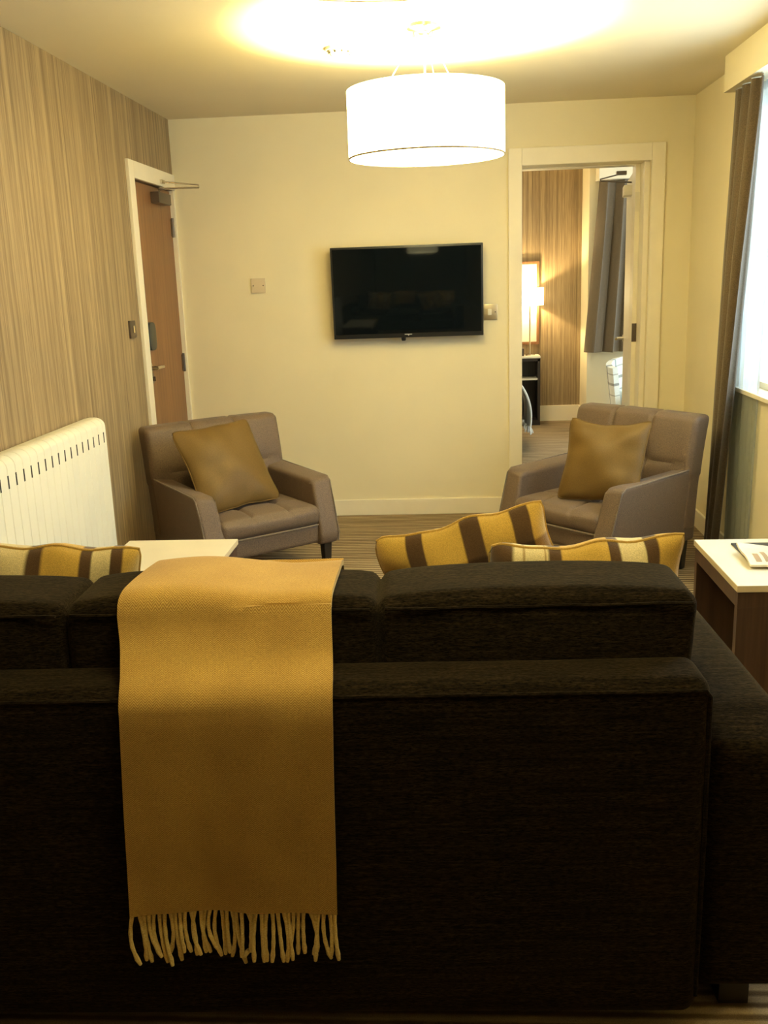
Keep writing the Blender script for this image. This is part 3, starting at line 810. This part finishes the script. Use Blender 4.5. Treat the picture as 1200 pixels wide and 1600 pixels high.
# ------------------------------------------------------------ bedroom contents
ns = thing('nightstand', 'dark open shelved nightstand with pale top in the bedroom', 'nightstand', (.89, 9.40, 0))
b = box(-.46, -.435, 0, .25, 0, .645); box(-.025, 0, 0, .25, 0, .645, bm=b); box(-.46, 0, .235, .25, 0, .645, bm=b); box(-.435, -.025, 0, .235, 0, .05, bm=b); box(-.46, 0, 0, .25, .62, .65, bm=b)
obj('carcass', b, 'wenge', ns, smooth=False)
obj('shelf', box(-.435, -.025, .0, .235, .44, .456), 'top', ns, smooth=False)
obj('tabletop', box(-.463, .003, -.003, .25, .65, .668, .002), 'top', ns, smooth=False)
bl = thing('table_lamp', 'lit bedside lamp with a drum shade on the dark nightstand', 'lamp', (.80, 9.52, .668))
obj('base', lathe([(.05, 0), (.05, .012), (.012, .018)], 32), 'chrome', bl)
obj('pole', tube([(0, 0, .015), (0, 0, .50)], .008, 10), 'brass', bl)
obj('lamp_shade', lathe([(.13, .478), (.13, .64), (.127, .64), (.127, .478), (.13, .478)], 48, cap=False), 'bshade', bl)
obj('bulb_holder', tube([(0, 0, .50), (0, 0, .54)], .015, 10), 'white', bl)
fr = thing('framed_panel', 'pale framed panel on the bedroom wallpaper behind the lit lamp', 'picture', (.68, 9.67, 1.16))
obj('panel', box(-.20, .195, -.018, 0, -.37, .37, .002), 'top', fr, smooth=False)
g = box(-.225, .22, -.03, 0, .37, .395, .002); box(-.225, .22, -.03, 0, -.395, -.37, .002, bm=g); box(-.225, -.2, -.03, 0, -.37, .37, .002, bm=g); box(.195, .22, -.03, 0, -.37, .37, .002, bm=g)
obj('picture_frame', g, 'oak', fr, smooth=False)
ck = thing('alarm_clock', 'small brown bedside clock next to the lamp base', 'clock', (.70, 9.45, .668))
obj('case', box(-.04, .04, 0, .05, 0, .075, .008), 'walnut', ck); obj('clock_face', box(-.03, .03, -.002, 0, .012, .063, .001), 'black', ck)
bd = thing('bed', 'white bed partly hidden behind the doorway frame', 'bed', (0.03, 7.75, 0))
obj('bed_base', box(-.95, .54, .1, 1.6, .04, .30, .01), 'wenge', bd, smooth=False)
obj('mattress', rbox(1.5, 1.55, .26, .06, (10, 10, 3), c=(-.2, .83, .43)), 'linen', bd)
bt = thing('bed_throw', 'white fringed throw draped over the bed corner', 'throw', (.53, 8.35, .56))
def btf(u, v):
    a = v*PI*.5
    if v < .35: x = -.35+v/.35*.38; z = .035
    else:
        w = (v-.35)/.65
        x = .03+.125*math.sin(w*PI*.62)+.012*math.sin(u*19)*w; z = .035-.42*w+.03*math.sin(PI*w)
    return (x, -.25+.6*u, z+.008*math.sin(u*11)*(v > .3))
obj('cloth', sheet(btf, 40, 40, .01), 'linen', bt)
for k in range(30):
    q = Vector(btf((k+.5)/30, 1)); dxx = rnd.uniform(-.01, .03)
    obj('tassel', tube([q, (q.x+dxx, q.y, q.z-.03), (q.x+dxx*1.6, q.y+rnd.uniform(-.01, .01), q.z-.06)], .005, 5), 'linen', bt)
w0 = (.80, .84, .82)
M['tartW'] = tartan('tartan_pale', bands(w0, [(.1, .14, (.2, .25, .27)), (.3, .32, (.3, .36, .38)), (.5, .55, (.15, .19, .2)), (.72, .74, (.3, .36, .38)), (.88, .92, (.15, .19, .2))]),
                    bands((1, 1, 1), [(.15, .19, (.4, .4, .4)), (.4, .42, (.5, .5, .5)), (.62, .67, (.35, .35, .35)), (.85, .87, (.5, .5, .5))]), .9)
ch = thing('bedroom_chair', 'pale blue tartan tub chair half hidden by the open bedroom door', 'chair', (1.76, 8.6, 0), .35)
def tub(u, v):
    a = PI*(.98+1.04*u)-PI*.0
    r = .27+.05*v*(1-.0)
    return (r*math.cos(a), -r*math.sin(a)*1.0, .22+.44*v+.03*math.cos(PI*(u-.5)*2)*v)
obj('backrest', sheet(tub, 40, 12, .05), 'tartW', ch)
obj('seat', rbox(.48, .48, .13, .05, (8, 8, 3), c=(0, -.02, .34)), 'tartW', ch)
for sx in (-1, 1):
    for sy in (-1, 1): obj('leg', frustum(sx*.19, sy*.19, 0, .28, .03, .045), 'legs', ch)

fl = thing('bedroom_fill_lamp', 'added flush ceiling lamp, out of view, brightening the bedroom', 'ceiling lamp', (.3, 8.1, CZ))  # unseen lamp, added only to brighten the bedroom
obj('lamp_shade', lathe([(.16, -.07), (.17, -.06), (.17, -.012)], 48), 'flush', fl); obj('fill_lamp_base', lathe([(.175, -.012), (.175, 0)], 48), 'white', fl)
# ------------------------------------------------------------ light
def light(name, kind, loc, energy, col, **k):
    L = bpy.data.lights.new(name, kind); L.energy = energy; L.color = col
    for a, v in k.items(): setattr(L, a, v)
    o = bpy.data.objects.new(name, L); C.objects.link(o); o.location = loc; return o
WARM = (1, .84, .38)
light('pendant_bulb', 'POINT', (P1[0], P1[1], 1.985), 150, WARM, shadow_soft_size=.03)
light('bedside_bulb', 'POINT', (.80, 9.52, .668+.56), 24, (1, .74, .36), shadow_soft_size=.02)
def portal(loc, rot, sx, sy):
    o = light('daylight_portal', 'AREA', loc, 1, (1, 1, 1), shape='RECTANGLE', size=sx, size_y=sy)
    o.rotation_euler = rot; o.data.cycles.is_portal = True
portal((XR+T+.01, (WY0+WY1)/2, (WZ0+WZ1)/2), (0, PI/2, 0), WZ1-WZ0, WY1-WY0)
portal(((BW[0]+BW[1])/2, 9.41, (BW[2]+BW[3])/2), (-PI/2, 0, 0), BW[1]-BW[0], BW[3]-BW[2])
portal((3.41, 7.65, 1.25), (0, PI/2, 0), 1.9, 2.1)  # portal of the added bedroom window
w = bpy.data.worlds.new('daylight'); S.world = w; w.use_nodes = True
w.node_tree.nodes['Background'].inputs[0].default_value = (.80, .93, 1, 1)
w.node_tree.nodes['Background'].inputs[1].default_value = 4.5

# ------------------------------------------------------------ camera
cam = bpy.data.cameras.new('camera'); co = bpy.data.objects.new('camera', cam); C.objects.link(co)
cam.sensor_fit = 'VERTICAL'; cam.sensor_height = 24; cam.sensor_width = 18; cam.lens = 24*1500/1600; cam.clip_start = .02
Rm = Matrix(((0.9974557, 0.01804934, 0.06896634), (0.06268915, 0.23855809, -0.96910273), (-0.03394415, 0.97096048, 0.23681963)))
co.matrix_world = Matrix.Translation((0, 0, 1.45)) @ Rm.to_4x4()
S.camera = co
S.view_settings.view_transform = 'Standard'; S.view_settings.look = 'None'
S.view_settings.exposure = 0.66; S.view_settings.gamma = 1
try: S.view_settings.use_curve_mapping = False
except Exception: pass
S.cycles.max_bounces = 8; S.cycles.diffuse_bounces = 5; S.cycles.transparent_max_bounces = 12
S.cycles.sample_clamp_indirect = 6; S.cycles.use_denoising = True; S.cycles.caustics_reflective = False; S.cycles.caustics_refractive = False
